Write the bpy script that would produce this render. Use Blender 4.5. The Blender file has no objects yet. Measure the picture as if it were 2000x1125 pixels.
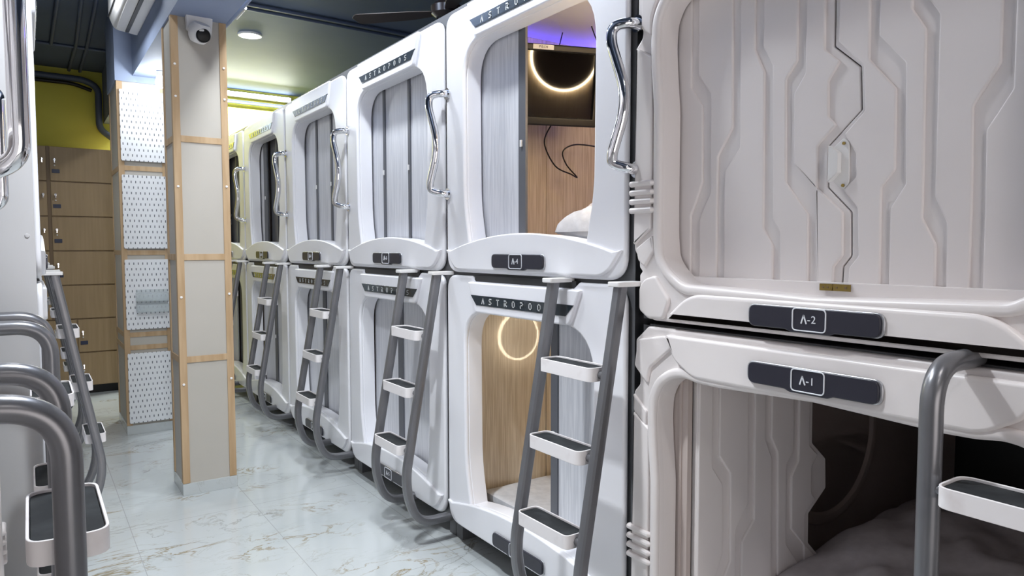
import bpy, bmesh, math, random
from mathutils import Vector, Matrix, noise
from math import sin, cos, pi, radians, atan2, sqrt
random.seed(7)
S = bpy.context.scene
COL = S.collection

# ------------------------------------------------------------------ camera
F_PX, YAW, PITCH, ROLL, CAM_H = 1368.0, 0.6035, 0.05723, -0.00142, 1.366
fw = Vector((sin(YAW)*cos(PITCH), cos(YAW)*cos(PITCH), -sin(PITCH)))
rt = Vector((cos(YAW), -sin(YAW), 0)); up = rt.cross(fw)
rt, up = cos(ROLL)*rt + sin(ROLL)*up, -sin(ROLL)*rt + cos(ROLL)*up
cam_d = bpy.data.cameras.new('camera'); cam = bpy.data.objects.new('camera', cam_d); COL.objects.link(cam)
cam_d.sensor_width = 36.0; cam_d.lens = F_PX/2000*36.0; cam_d.clip_start = 0.02; cam_d.clip_end = 60
m = Matrix((rt, up, -fw)).transposed().to_4x4(); m.translation = (0, 0, CAM_H); cam.matrix_world = m
S.camera = cam

# ------------------------------------------------------------------ view, world
S.view_settings.view_transform = 'Standard'; S.view_settings.look = 'None'
S.view_settings.gamma = 1.0; S.view_settings.exposure = 0.17
try: S.view_settings.use_curve_mapping = False
except Exception: pass
S.cycles.use_denoising = True
S.cycles.max_bounces = 8; S.cycles.diffuse_bounces = 5; S.cycles.glossy_bounces = 4
S.cycles.sample_clamp_indirect = 6.0; S.cycles.caustics_reflective = False; S.cycles.caustics_refractive = False
W = bpy.data.worlds.new('world'); S.world = W; W.use_nodes = True
W.node_tree.nodes['Background'].inputs[0].default_value = (0.5, 0.55, 0.65, 1)
W.node_tree.nodes['Background'].inputs[1].default_value = 0.05

# ------------------------------------------------------------------ room lights (the lamps' fittings are built further down)
CEIL = 3.10
DOWNLIGHTS = [(1.54, 5.98), (1.15, 3.55), (0.35, 1.95), (1.15, 2.30), (0.30, 4.90), (1.0, -0.5), (0.2, -1.5)]  # first one is visible; the others are unseen, added for fill
def area(name, loc, size, power, color=(1, 1, 1), rot=(0, 0, 0), shape='DISK', size_y=None):
    l = bpy.data.lights.new(name, 'AREA'); l.energy = power; l.color = color; l.shape = shape; l.size = size
    if size_y: l.size_y = size_y
    o = bpy.data.objects.new(name, l); COL.objects.link(o); o.location = loc; o.rotation_euler = rot; return o
DL_POWER = [20, 19, 56, 20, 9, 10, 8]
for (x, y), p in zip(DOWNLIGHTS, DL_POWER):
    area('downlight_light', (x, y, CEIL-0.035), 0.16, p, (0.90, 0.95, 1.0) if y > 1.7 else (1.0, 0.94, 0.90))
area('tube_light', (1.85, 7.95, 2.99), 1.3, 85, (0.97, 1.0, 0.97), (radians(-20), 0, 0), 'RECTANGLE', 0.05)
pl = bpy.data.lights.new('bulb_light', 'POINT'); pl.energy = 12; pl.color = (0.93, 0.97, 1.0); pl.shadow_soft_size = 0.05
po = bpy.data.objects.new('bulb_light', pl); COL.objects.link(po); po.location = (0.80, 5.50, 2.50)
# unseen soft fill panel added behind the camera, not tied to any fitting
area('fill_light', (0.5, -2.0, 0.95), 2.0, 27, (1.0, 0.93, 0.90), (radians(90), 0, 0), 'RECTANGLE', 1.5)

# ------------------------------------------------------------------ materials
def mat(name, col, rough=0.5, metal=0.0, coat=0.0, emit=None, estr=0.0, spec=0.5):
    m = bpy.data.materials.new(name); m.use_nodes = True
    b = m.node_tree.nodes['Principled BSDF']
    b.inputs['Base Color'].default_value = (*col, 1); b.inputs['Roughness'].default_value = rough
    b.inputs['Metallic'].default_value = metal; b.inputs['Coat Weight'].default_value = coat
    b.inputs['Specular IOR Level'].default_value = spec
    if emit: b.inputs['Emission Color'].default_value = (*emit, 1); b.inputs['Emission Strength'].default_value = estr
    return m
def nd(m, t, **kw):
    n = m.node_tree.nodes.new(t)
    for k, v in kw.items(): setattr(n, k, v)
    return n
def lk(m, a, b): m.node_tree.links.new(a, b)
def bsdf(m): return m.node_tree.nodes['Principled BSDF']
def noisy(m, c1, c2, scale, lo=0.35, hi=0.65, stretch=(1, 1, 1), bump=0.0, detail=4, bdist=0.004):
    """base colour varied between two tones by noise in object space"""
    tc = nd(m, 'ShaderNodeTexCoord'); mp = nd(m, 'ShaderNodeMapping'); mp.inputs['Scale'].default_value = stretch
    no = nd(m, 'ShaderNodeTexNoise'); no.inputs['Scale'].default_value = scale; no.inputs['Detail'].default_value = detail
    cr = nd(m, 'ShaderNodeValToRGB'); e = cr.color_ramp.elements
    e[0].position = lo; e[0].color = (*c1, 1); e[1].position = hi; e[1].color = (*c2, 1)
    lk(m, tc.outputs['Object'], mp.inputs[0]); lk(m, mp.outputs[0], no.inputs[0]); lk(m, no.outputs[0], cr.inputs[0])
    lk(m, cr.outputs[0], bsdf(m).inputs['Base Color'])
    if bump:
        bp = nd(m, 'ShaderNodeBump'); bp.inputs['Strength'].default_value = bump; bp.inputs['Distance'].default_value = bdist
        lk(m, no.outputs[0], bp.inputs['Height']); lk(m, bp.outputs[0], bsdf(m).inputs['Normal'])
    return m
M = {}
M['shell'] = noisy(mat('white_shell_plastic', (0.8, 0.8, 0.8), 0.30), (0.83, 0.83, 0.865), (0.86, 0.86, 0.89), 1.5)
M['shell_warm'] = noisy(mat('ivory_shell_plastic', (0.8, 0.8, 0.8), 0.32), (0.76, 0.715, 0.70), (0.79, 0.745, 0.73), 2.0)
M['side_white'] = noisy(mat('white_side_laminate', (0.6, 0.6, 0.6), 0.45), (0.50, 0.495, 0.50), (0.54, 0.535, 0.54), 1.2)
M['grey'] = mat('grey_shell_paint', (0.115, 0.118, 0.125), 0.45)
M['grey_dark'] = mat('dark_slot', (0.03, 0.03, 0.032), 0.5)
M['black'] = mat('black_plastic', (0.006, 0.006, 0.007), 0.4, spec=0.35)
M['screen'] = mat('dark_glass_screen', (0.006, 0.005, 0.005), 0.05, coat=0.3, spec=0.35)
M['badge'] = mat('charcoal_badge', (0.022, 0.022, 0.034), 0.3)
M['silver'] = mat('silver_edge', (0.55, 0.56, 0.58), 0.3, 0.9)
M['letter'] = mat('pale_lettering', (0.72, 0.74, 0.78), 0.4)
M['letter_dim'] = mat('grey_lettering', (0.55, 0.56, 0.56), 0.4)
M['strip'] = mat('smoked_glass_strip', (0.02, 0.028, 0.035), 0.12, coat=0.5)
M['chrome'] = mat('polished_chrome', (0.80, 0.80, 0.82), 0.08, 1.0)
M['rail'] = noisy(mat('grey_ladder_metal', (0.2, 0.2, 0.2), 0.30, 0.55), (0.17, 0.172, 0.185), (0.20, 0.20, 0.21), 6)
M['tread'] = noisy(mat('black_tread_rubber', (0.03, 0.03, 0.03), 0.8, spec=0.25), (0.016, 0.018, 0.020), (0.034, 0.037, 0.04), 14, 0.45, 0.75, bump=0.2)
M['step'] = noisy(mat('white_step_plastic', (0.8, 0.8, 0.8), 0.4), (0.62, 0.56, 0.55), (0.82, 0.79, 0.79), 9, 0.28, 0.5)
M['door_rail'] = mat('door_rail_grey', (0.105, 0.11, 0.125), 0.45)
M['brass'] = mat('aged_brass', (0.28, 0.2, 0.06), 0.35, 0.9)
M['linen'] = noisy(mat('white_linen', (0.8, 0.8, 0.8), 0.9), (0.62, 0.63, 0.66), (0.72, 0.73, 0.76), 30, bump=0.3)
M['linen_grey'] = noisy(mat('grey_linen', (0.5, 0.5, 0.5), 0.9), (0.56, 0.53, 0.55), (0.62, 0.59, 0.61), 30, bump=0.3)
M['plastic_white'] = mat('white_plastic', (0.78, 0.77, 0.76), 0.35)
M['blue_paint'] = noisy(mat('pale_blue_paint', (0.3, 0.38, 0.55), 0.7), (0.25, 0.305, 0.435), (0.27, 0.325, 0.455), 3)
M['blue_pipe'] = mat('blue_painted_conduit', (0.10, 0.13, 0.20), 0.5)
M['wood'] = noisy(mat('pale_pine', (0.6, 0.45, 0.28), 0.6), (0.40, 0.265, 0.14), (0.49, 0.345, 0.205), 5, stretch=(6, 6, 0.6), bump=0.1)
M['board'] = noisy(mat('cream_board', (0.7, 0.67, 0.62), 0.6), (0.43, 0.405, 0.36), (0.46, 0.43, 0.385), 2)
M['locker'] = noisy(mat('oak_laminate', (0.4, 0.3, 0.18), 0.45), (0.30, 0.205, 0.105), (0.36, 0.25, 0.135), 4, 0.3, 0.7, stretch=(9, 9, 0.5))
M['locker_edge'] = mat('dark_oak_edge', (0.17, 0.11, 0.06), 0.5)
M['tag'] = mat('navy_tag', (0.012, 0.02, 0.06), 0.4)
M['yellow'] = noisy(mat('yellow_wall_paint', (0.6, 0.55, 0.1), 0.7), (0.70, 0.66, 0.10), (0.74, 0.70, 0.12), 2)
M['ceil'] = noisy(mat('slate_blue_ceiling_paint', (0.1, 0.14, 0.2), 0.65), (0.075, 0.108, 0.17), (0.092, 0.128, 0.192), 1.6, bump=0.3, bdist=0.01)
M['wall_grey'] = mat('grey_wall_paint', (0.35, 0.35, 0.37), 0.8)
M['acrylic'] = mat('clear_acrylic', (0.62, 0.68, 0.70), 0.1)
bsdf(M['acrylic']).inputs['Alpha'].default_value = 0.28
M['lamp'] = mat('lamp_diffuser', (1, 1, 1), 0.5, emit=(0.93, 0.97, 1.0), estr=14)
M['lamp_soft'] = mat('small_bulb', (1, 1, 1), 0.5, emit=(0.95, 0.98, 1.0), estr=10)
M['ring'] = mat('warm_ring_light', (1, 1, 1), 0.5, emit=(1.0, 0.76, 0.46), estr=75)
M['ring_low'] = mat('dim_warm_ring_light', (1, 1, 1), 0.5, emit=(1.0, 0.82, 0.58), estr=50)
M['blue_led'] = mat('blue_led', (0.1, 0.1, 1), 0.5, emit=(0.10, 0.07, 1.0), estr=5)
M['red_led'] = mat('green_pilot', (0.1, 0.2, 0.1), 0.5, emit=(0.2, 0.5, 0.2), estr=0.4)

def grain(name, c1, c2, rough, coat=0.0, scale=1.0, bump=0.15):
    """lightly ribbed vertical wood-grain print"""
    m = mat(name, c1, rough, coat=coat)
    tc = nd(m, 'ShaderNodeTexCoord'); mp = nd(m, 'ShaderNodeMapping'); mp.inputs['Scale'].default_value = (60*scale, 60*scale, 2.2)
    no = nd(m, 'ShaderNodeTexNoise'); no.inputs['Scale'].default_value = 2.0; no.inputs['Detail'].default_value = 5; no.inputs['Distortion'].default_value = 0.6
    cr = nd(m, 'ShaderNodeValToRGB'); e = cr.color_ramp.elements
    e[0].position = 0.38; e[0].color = (*c1, 1); e[1].position = 0.62; e[1].color = (*c2, 1)
    bp = nd(m, 'ShaderNodeBump'); bp.inputs['Strength'].default_value = bump; bp.inputs['Distance'].default_value = 0.002
    lk(m, tc.outputs['Object'], mp.inputs[0]); lk(m, mp.outputs[0], no.inputs[0]); lk(m, no.outputs[0], cr.inputs[0])
    lk(m, cr.outputs[0], bsdf(m).inputs['Base Color']); lk(m, no.outputs[0], bp.inputs['Height']); lk(m, bp.outputs[0], bsdf(m).inputs['Normal'])
    return m
M['grain_white'] = grain('white_woodgrain_panel', (0.55, 0.56, 0.60), (0.68, 0.685, 0.72), 0.4)
M['grain_beige'] = grain('beige_woodgrain_lining', (0.54, 0.455, 0.345), (0.69, 0.61, 0.495), 0.22, coat=0.35, bump=0.05)
M['lining'] = noisy(mat('beige_lining_plastic', (0.4, 0.35, 0.33), 0.5), (0.50, 0.43, 0.40), (0.55, 0.475, 0.44), 2)

def marble(name, tiles=True):
    m = mat(name, (0.8, 0.8, 0.8), 0.10); b = bsdf(m)
    tc = nd(m, 'ShaderNodeTexCoord')
    def veins(scale, dist, seed, width, warp):
        mp = nd(m, 'ShaderNodeMapping'); mp.inputs['Location'].default_value = seed; mp.inputs['Rotation'].default_value = (0, 0, 0.5); mp.inputs['Scale'].default_value = (1.0, 1.9, 1.0)
        n1 = nd(m, 'ShaderNodeTexNoise'); n1.inputs['Scale'].default_value = scale; n1.inputs['Detail'].default_value = 7; n1.inputs['Distortion'].default_value = dist; n1.inputs['Roughness'].default_value = 0.58
        s = nd(m, 'ShaderNodeMath', operation='SUBTRACT'); s.inputs[1].default_value = 0.5
        a = nd(m, 'ShaderNodeMath', operation='ABSOLUTE')
        r = nd(m, 'ShaderNodeMapRange'); r.inputs['From Min'].default_value = 0.0; r.inputs['From Max'].default_value = width; r.inputs['To Min'].default_value = 1; r.inputs['To Max'].default_value = 0
        n2 = nd(m, 'ShaderNodeTexNoise'); n2.inputs['Scale'].default_value = warp; n2.inputs['Detail'].default_value = 3
        r2 = nd(m, 'ShaderNodeMapRange'); r2.inputs['From Min'].default_value = 0.50; r2.inputs['From Max'].default_value = 0.66
        mu = nd(m, 'ShaderNodeMath', operation='MULTIPLY')
        lk(m, tc.outputs['Object'], mp.inputs[0]); lk(m, mp.outputs[0], n1.inputs[0]); lk(m, n1.outputs[0], s.inputs[0]); lk(m, s.outputs[0], a.inputs[0]); lk(m, a.outputs[0], r.inputs[0])
        lk(m, mp.outputs[0], n2.inputs[0]); lk(m, n2.outputs[0], r2.inputs[0]); lk(m, r.outputs[0], mu.inputs[0]); lk(m, r2.outputs[0], mu.inputs[1])
        return mu.outputs[0]
    def mix(a, col, fac, k=1.0):
        mm = nd(m, 'ShaderNodeMath', operation='MULTIPLY'); mm.inputs[1].default_value = k; lk(m, fac, mm.inputs[0])
        x = nd(m, 'ShaderNodeMix', data_type='RGBA'); lk(m, mm.outputs[0], x.inputs['Factor'])
        if hasattr(a, 'is_linked') or hasattr(a, 'links'): lk(m, a, x.inputs[6])
        else: x.inputs[6].default_value = (*a, 1)
        x.inputs[7].default_value = (*col, 1); return x.outputs[2]
    c = mix((0.50, 0.53, 0.535), (0.42, 0.455, 0.46), veins(1.1, 0.8, (3, 1, 0), 0.16, 0.8), 0.6)
    c = mix(c, (0.25, 0.25, 0.22), veins(1.5, 1.2, (0, 5, 0), 0.013, 1.2), 0.9)
    c = mix(c, (0.24, 0.175, 0.06), veins(2.3, 1.5, (7, 2, 0), 0.020, 1.6), 0.9)
    c = mix(c, (0.27, 0.25, 0.20), veins(3.1, 1.0, (1, 9, 0), 0.009, 1.3), 0.6)
    if tiles:
        sep = nd(m, 'ShaderNodeSeparateXYZ'); lk(m, tc.outputs['Object'], sep.inputs[0])
        outs = []
        for ax, off, size in ((0, 0.364, 0.5825), (1, 3.80, 1.165)):
            a = nd(m, 'ShaderNodeMath', operation='SUBTRACT'); a.inputs[1].default_value = off; lk(m, sep.outputs[ax], a.inputs[0])
            d = nd(m, 'ShaderNodeMath', operation='DIVIDE'); d.inputs[1].default_value = size; lk(m, a.outputs[0], d.inputs[0])
            r = nd(m, 'ShaderNodeMath', operation='ROUND'); lk(m, d.outputs[0], r.inputs[0])
            s = nd(m, 'ShaderNodeMath', operation='SUBTRACT'); lk(m, d.outputs[0], s.inputs[0]); lk(m, r.outputs[0], s.inputs[1])
            ab = nd(m, 'ShaderNodeMath', operation='ABSOLUTE'); lk(m, s.outputs[0], ab.inputs[0])
            lt = nd(m, 'ShaderNodeMath', operation='LESS_THAN'); lt.inputs[1].default_value = 0.0018/size; lk(m, ab.outputs[0], lt.inputs[0]); outs.append(lt.outputs[0])
        mx = nd(m, 'ShaderNodeMath', operation='MAXIMUM'); lk(m, outs[0], mx.inputs[0]); lk(m, outs[1], mx.inputs[1])
        c = mix(c, (0.36, 0.37, 0.37), mx.outputs[0], 0.9)
    lk(m, c, b.inputs['Base Color']); return m
M['marble'] = marble('white_marble_tiles'); M['marble_plinth'] = marble('white_marble_plinth', False)

def pegmat():
    m = mat('white_perforated_board', (0.8, 0.8, 0.8), 0.4); tc = nd(m, 'ShaderNodeTexCoord'); sep = nd(m, 'ShaderNodeSeparateXYZ'); lk(m, tc.outputs['Object'], sep.inputs[0])
    def mth(op, a, b=None):
        n = nd(m, 'ShaderNodeMath', operation=op)
        for i, v in enumerate((a, b)):
            if v is None: continue
            if isinstance(v, (int, float)): n.inputs[i].default_value = v
            else: lk(m, v, n.inputs[i])
        return n.outputs[0]
    px, pz = 0.029, 0.040
    row = mth('DIVIDE', sep.outputs[2], pz); ri = mth('ROUND', row); rf = mth('MULTIPLY', mth('SUBTRACT', row, ri), pz)
    odd = mth('MULTIPLY', mth('MODULO', mth('ADD', ri, 1000), 2), 0.5)
    cx = mth('ADD', mth('DIVIDE', sep.outputs[0], px), odd); cf = mth('MULTIPLY', mth('SUBTRACT', cx, mth('ROUND', cx)), px)
    ins = mth('MULTIPLY', mth('LESS_THAN', mth('ABSOLUTE', cf), 0.0030), mth('LESS_THAN', mth('ABSOLUTE', rf), 0.0085))
    x = nd(m, 'ShaderNodeMix', data_type='RGBA'); lk(m, ins, x.inputs['Factor']); x.inputs[6].default_value = (0.74, 0.755, 0.775, 1); x.inputs[7].default_value = (0.10, 0.11, 0.13, 1)
    lk(m, x.outputs[2], bsdf(m).inputs['Base Color']); return m
M['peg'] = pegmat()

# ------------------------------------------------------------------ geometry helpers
def fillet(pts, r, n=6):
    """round the corners of a 2D or 3D polyline; r is a number or one per point (0 keeps the corner)"""
    k = len(pts); out = []; rr = r if isinstance(r, (list, tuple)) else [r]*k
    P = [Vector(p) for p in pts]
    for i in range(k):
        a, p, b = P[i-1], P[i], P[(i+1) % k]
        q = min(rr[i], (a-p).length*0.49, (b-p).length*0.49)
        if q < 1e-5: out.append(tuple(p)); continue
        s, e = p+(a-p).normalized()*q, p+(b-p).normalized()*q
        for j in range(n+1):
            t = j/n; out.append(tuple(s*(1-t)**2 + p*2*t*(1-t) + e*t*t))
    return out
def path(pts, r=0.05, n=8):
    """open 3D polyline with rounded inner corners"""
    P = [Vector(p) for p in pts]; rr = r if isinstance(r, (list, tuple)) else [r]*len(P)
    out = [P[0]]
    for i in range(1, len(P)-1):
        a, p, b = P[i-1], P[i], P[i+1]; q = min(rr[i], (a-p).length*0.49, (b-p).length*0.49)
        s, e = p+(a-p).normalized()*q, p+(b-p).normalized()*q
        out += [s*(1-j/n)**2 + p*2*(j/n)*(1-j/n) + e*(j/n)**2 for j in range(n+1)]
    return out+[P[-1]]
def offset(poly, d):
    """move a closed outline outwards (d > 0) along its vertex normals"""
    n = len(poly); A = sum(poly[i-1][0]*poly[i][1]-poly[i][0]*poly[i-1][1] for i in range(n)); s = 1 if A > 0 else -1; out = []
    for i in range(n):
        a, p, b = Vector(poly[i-1]), Vector(poly[i]), Vector(poly[(i+1) % n])
        t = (b-a).normalized(); out.append((p.x+t.y*d*s, p.y-t.x*d*s))
    return out
_dg = None
def curve_mesh(cd):
    o = bpy.data.objects.new('tmp', cd); COL.objects.link(o)
    dg = bpy.context.evaluated_depsgraph_get(); dg.update()
    me = bpy.data.meshes.new_from_object(o.evaluated_get(dg)); bpy.data.objects.remove(o); return me
def plate_mesh(outer, holes, thick, bevel, res=2):
    cd = bpy.data.curves.new('c', 'CURVE'); cd.dimensions = '2D'; cd.fill_mode = 'BOTH'
    bevel = min(bevel, thick*0.49)
    cd.extrude = thick/2-bevel; cd.bevel_depth = bevel; cd.bevel_resolution = res; cd.offset = -bevel
    for poly in [outer]+list(holes):
        sp = cd.splines.new('POLY'); sp.points.add(len(poly)-1); sp.use_cyclic_u = True
        for q, p in zip(sp.points, poly): q.co = (p[0], p[1], 0, 1)
    me = curve_mesh(cd); bpy.data.curves.remove(cd); return me
def text_mesh(s, size, thick=0.001):
    cd = bpy.data.curves.new('t', 'FONT'); cd.body = s; cd.size = size; cd.extrude = thick/2; cd.align_x = 'CENTER'; cd.align_y = 'CENTER'
    me = curve_mesh(cd); bpy.data.curves.remove(cd); return me
FRONT = Matrix(((1, 0, 0, 0), (0, 0, -1, 0), (0, 1, 0, 0), (0, 0, 0, 1)))      # drawing plane -> upright, facing -y
class MB:
    def __init__(s): s.bm = bmesh.new()
    def add(s, me, mtx=Matrix.Identity(4)):
        b = bmesh.new(); b.from_mesh(me); bmesh.ops.remove_doubles(b, verts=b.verts, dist=1e-5); bmesh.ops.transform(b, matrix=mtx, verts=b.verts)
        t = bpy.data.meshes.new('t'); b.to_mesh(t); b.free(); s.bm.from_mesh(t); bpy.data.meshes.remove(t); bpy.data.meshes.remove(me); return s
    def plate(s, outer, y0, y1, holes=(), bevel=0.004, res=2, mtx=None):
        """upright plate from y0 (front) to y1 (back), outline in x,z"""
        t = Matrix.Translation((0, (y0+y1)/2, 0)) @ FRONT
        return s.add(plate_mesh(outer, holes, y1-y0, bevel, res), (mtx @ t) if mtx else t)
    def text(s, body, size, x, y, z, sx=1.0):
        return s.add(text_mesh(body, size), Matrix.Translation((x, y, z)) @ FRONT @ Matrix.Diagonal((sx, 1, 1, 1)))
    def box(s, x0, x1, y0, y1, z0, z1, bevel=0.0, mtx=None):
        b = bmesh.new(); bmesh.ops.create_cube(b, size=1)
        bmesh.ops.transform(b, matrix=Matrix.Translation(((x0+x1)/2, (y0+y1)/2, (z0+z1)/2)) @ Matrix.Diagonal((x1-x0, y1-y0, z1-z0, 1)), verts=b.verts)
        if bevel: bmesh.ops.bevel(b, geom=b.edges[:], offset=bevel, segments=2, affect='EDGES', profile=0.6)
        if mtx: bmesh.ops.transform(b, matrix=mtx, verts=b.verts)
        t = bpy.data.meshes.new('t'); b.to_mesh(t); b.free(); s.bm.from_mesh(t); bpy.data.meshes.remove(t); return s
    def tube(s, pts, r, n=14, closed=False, sq=0.0, cap=True):
        """swept tube; sq > 0 squares the section"""
        P = [Vector(p) for p in pts]; k = len(P); rings = []; bm = s.bm; prev = None
        for i in range(k):
            if closed: t = (P[(i+1) % k]-P[i-1]).normalized()
            else: t = (P[min(i+1, k-1)]-P[max(i-1, 0)]).normalized()
            if prev is None:
                a = Vector((1, 0, 0)) if abs(t.x) < 0.8 else Vector((0, 0, 1)); u = (a-t*a.dot(t)).normalized()
            else: u = (prev-t*prev.dot(t)).normalized()
            prev = u; v = t.cross(u); rad = r[i] if isinstance(r, (list, tuple)) else r; ring = []
            for j in range(n):
                an = 2*pi*(j+0.5)/n; c, d = cos(an), sin(an)
                g = 1.0 if not sq else (abs(c)**(2+sq*6)+abs(d)**(2+sq*6))**(-1/(2+sq*6))
                ring.append(bm.verts.new(P[i]+u*c*rad*g+v*d*rad*g))
            rings.append(ring)
        for i in range(k if closed else k-1):
            A, B = rings[i], rings[(i+1) % k]
            for j in range(n): bm.faces.new((A[j], A[(j+1) % n], B[(j+1) % n], B[j]))
        if cap and not closed: bm.faces.new(rings[0][::-1]); bm.faces.new(rings[-1])
        return s
    def lathe(s, prof, mtx=Matrix.Identity(4), n=32):
        """profile [(radius, z)] turned about z"""
        bm = s.bm; rings = []
        for r, z in prof:
            if r < 1e-6: rings.append([bm.verts.new(mtx @ Vector((0, 0, z)))])
            else: rings.append([bm.verts.new(mtx @ Vector((r*cos(2*pi*j/n), r*sin(2*pi*j/n), z))) for j in range(n)])
        for A, B in zip(rings, rings[1:]):
            for j in range(n):
                a = A[j % len(A)], A[(j+1) % len(A)], B[(j+1) % len(B)], B[j % len(B)]
                f = [];
                for v in a:
                    if v not in f: f.append(v)
                if len(f) > 2: bm.faces.new(f)
        return s
    def mesh(s, name, angle=35):
        bmesh.ops.recalc_face_normals(s.bm, faces=s.bm.faces)
        me = bpy.data.meshes.new(name); s.bm.to_mesh(me); s.bm.free()
        me.shade_smooth() if hasattr(me, 'shade_smooth') else None
        me.set_sharp_from_angle(angle=radians(angle)); return me
def obj(name, mb, m, parent=None, loc=(0, 0, 0), rot=(0, 0, 0), label=None, angle=35):
    me = mb.mesh(name, angle) if isinstance(mb, MB) else mb
    if not me.materials: me.materials.append(M[m] if isinstance(m, str) else m)
    o = bpy.data.objects.new(name, me); COL.objects.link(o); o.location = loc; o.rotation_euler = rot
    if parent: o.parent = parent
    if label: o['label'] = label
    if name not in ('duvet', 'pillow', 'cable'):
        w = o.modifiers.new('flat_faces', 'WEIGHTED_NORMAL'); w.keep_sharp = True; w.weight = 60
    return o
def tag(o, label, cat, group=None):
    o['label'] = label; o['category'] = cat
    if group: o['group'] = group
    return o
def thing(name, label, cat, loc=(0, 0, 0), rotz=0, group=None):
    o = bpy.data.objects.new(name, None); COL.objects.link(o); o.location = loc; o.rotation_euler = (0, 0, rotz); o.empty_display_size = 0.1
    return tag(o, label, cat, group)
def struct(name, mb, m):
    o = obj(name, mb, m); o['kind'] = 'structure'; return o
CACHE = {}
def cached(key, build):
    """mesh data built once and shared by repeats"""
    if key not in CACHE: CACHE[key] = build().mesh(key if isinstance(key, str) else key[0])
    return CACHE[key]

# ------------------------------------------------------------------ room
XR, XL_N, XL_F = 1.578, -0.11, 0.037        # front planes: right row, near left row, far left row
YB = 8.10
struct('floor', MB().box(-2.6, 3.9, -2.2, YB+.15, -0.1, 0), 'marble')
struct('ceiling', MB().box(-2.6, 3.9, -2.2, YB+.15, CEIL, CEIL+.1), 'ceil')
struct('wall_back', MB().box(-2.6, 3.9, YB, YB+.12, 0, CEIL), 'yellow')
struct('wall_front', MB().box(-2.6, 3.9, -2.2, -2.08, 0, CEIL), 'wall_grey')
struct('wall_right', MB().box(3.78, 3.9, -2.1, YB, 0, CEIL), 'blue_paint')
struct('wall_left', MB().box(-2.6, -2.48, -2.1, YB, 0, CEIL), 'blue_paint')
# ceiling beam over the two pillars
struct('trim_1', MB().box(0.657, 0.941, -2.1, YB, 2.605, CEIL), 'blue_paint')

# ------------------------------------------------------------------ regular pod (rounded-corner bezel)
PW, PH = 0.5835, 1.145
def arc_z(x, base=0.085, peak=0.165, half=0.575): return base+(peak-base)*(1-(x/half)**2)
def pod_outline(notch):
    if notch: pts = [(-PW, 0), (PW, 0), (PW, PH), (.35, PH), (.32, PH-.022), (-.34, PH-.022), (-.37, PH), (-PW, PH)]; rr = [.09, .09, .07, .004, .004, .004, .004, .07]
    else: pts = [(-PW, 0), (PW, 0), (PW, PH), (-PW, PH)]; rr = [.09, .09, .07, .07]
    return fillet(pts, rr, 8)
def pod_opening():
    low = [(x, arc_z(x)-.004) for x in [(-.385+.77*i/16) for i in range(17)]]
    pts = low+[(.425, .30), (.432, .99), (-.432, .99), (-.425, .30)]
    return fillet(pts, [0]*17+[.12, .19, .16, .12], 8)
def build_frame(notch):
    op = pod_opening(); b = MB()
    b.plate(pod_outline(notch), 0, .024, [op], bevel=.011, res=3)
    b.plate(offset(op, .03), .020, .092, [op], bevel=.004)
    # raised brow that carries the name strip, and the curved sill that carries the badge
    b.plate(fillet([(-.375, PH-.026 if notch else PH-.004), (-.315, PH-.155), (.315, PH-.155), (.375, PH-.026 if notch else PH-.004)], [.01, .02, .02, .01], 4), -.016, .012, bevel=.007, res=3)
    arcp = [(x, arc_z(x)) for x in [(.572-1.144*i/30) for i in range(31)]]
    b.plate(fillet([(-.572, .10), (-.50, .012), (.50, .012), (.572, .10)], [0, .07, .07, 0], 6)+arcp[1:-1], -.013, .012, bevel=.007, res=3)
    return b
GLYPH = {'A': [[(0, 0), (.5, 1), (1, 0)]], 'S': [[(1, 1), (0, 1), (0, .5), (1, .5), (1, 0), (0, 0)]], 'T': [[(0, 1), (1, 1)], [(.5, 1), (.5, 0)]],
         'R': [[(0, 0), (0, .55)], [(0, 1), (1, 1), (1, .5), (.2, .5), (1, 0)]], 'O': [[(0, 0), (1, 0), (1, 1), (0, 1), (0, 0)]],
         'P': [[(0, 0), (0, .5), (1, .5), (1, 1), (0, 1)]], 'D': [[(0, 0), (.7, 0), (1, .3), (1, .7), (.7, 1), (0, 1), (0, 0)]]}
def strokes(b, word, x0, x1, z0, h, y, lw=.0045):
    n = len(word); w = h*.72
    for i, ch in enumerate(word):
        cx = x0+(x1-x0)*i/max(n-1, 1)
        for line in GLYPH[ch]:
            for p, q in zip(line, line[1:]):
                a = Vector((cx+(p[0]-.5)*w, y, z0+p[1]*h)); c = Vector((cx+(q[0]-.5)*w, y, z0+q[1]*h)); d = c-a; L = d.length; an = atan2(d.z, d.x)
                mt = Matrix.Translation((a+c)/2) @ Matrix.Rotation(-an, 4, 'Y'); b.box(-L/2-lw/2, L/2+lw/2, -.0008, .0008, -lw/2, lw/2, mtx=mt)
    return b
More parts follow.
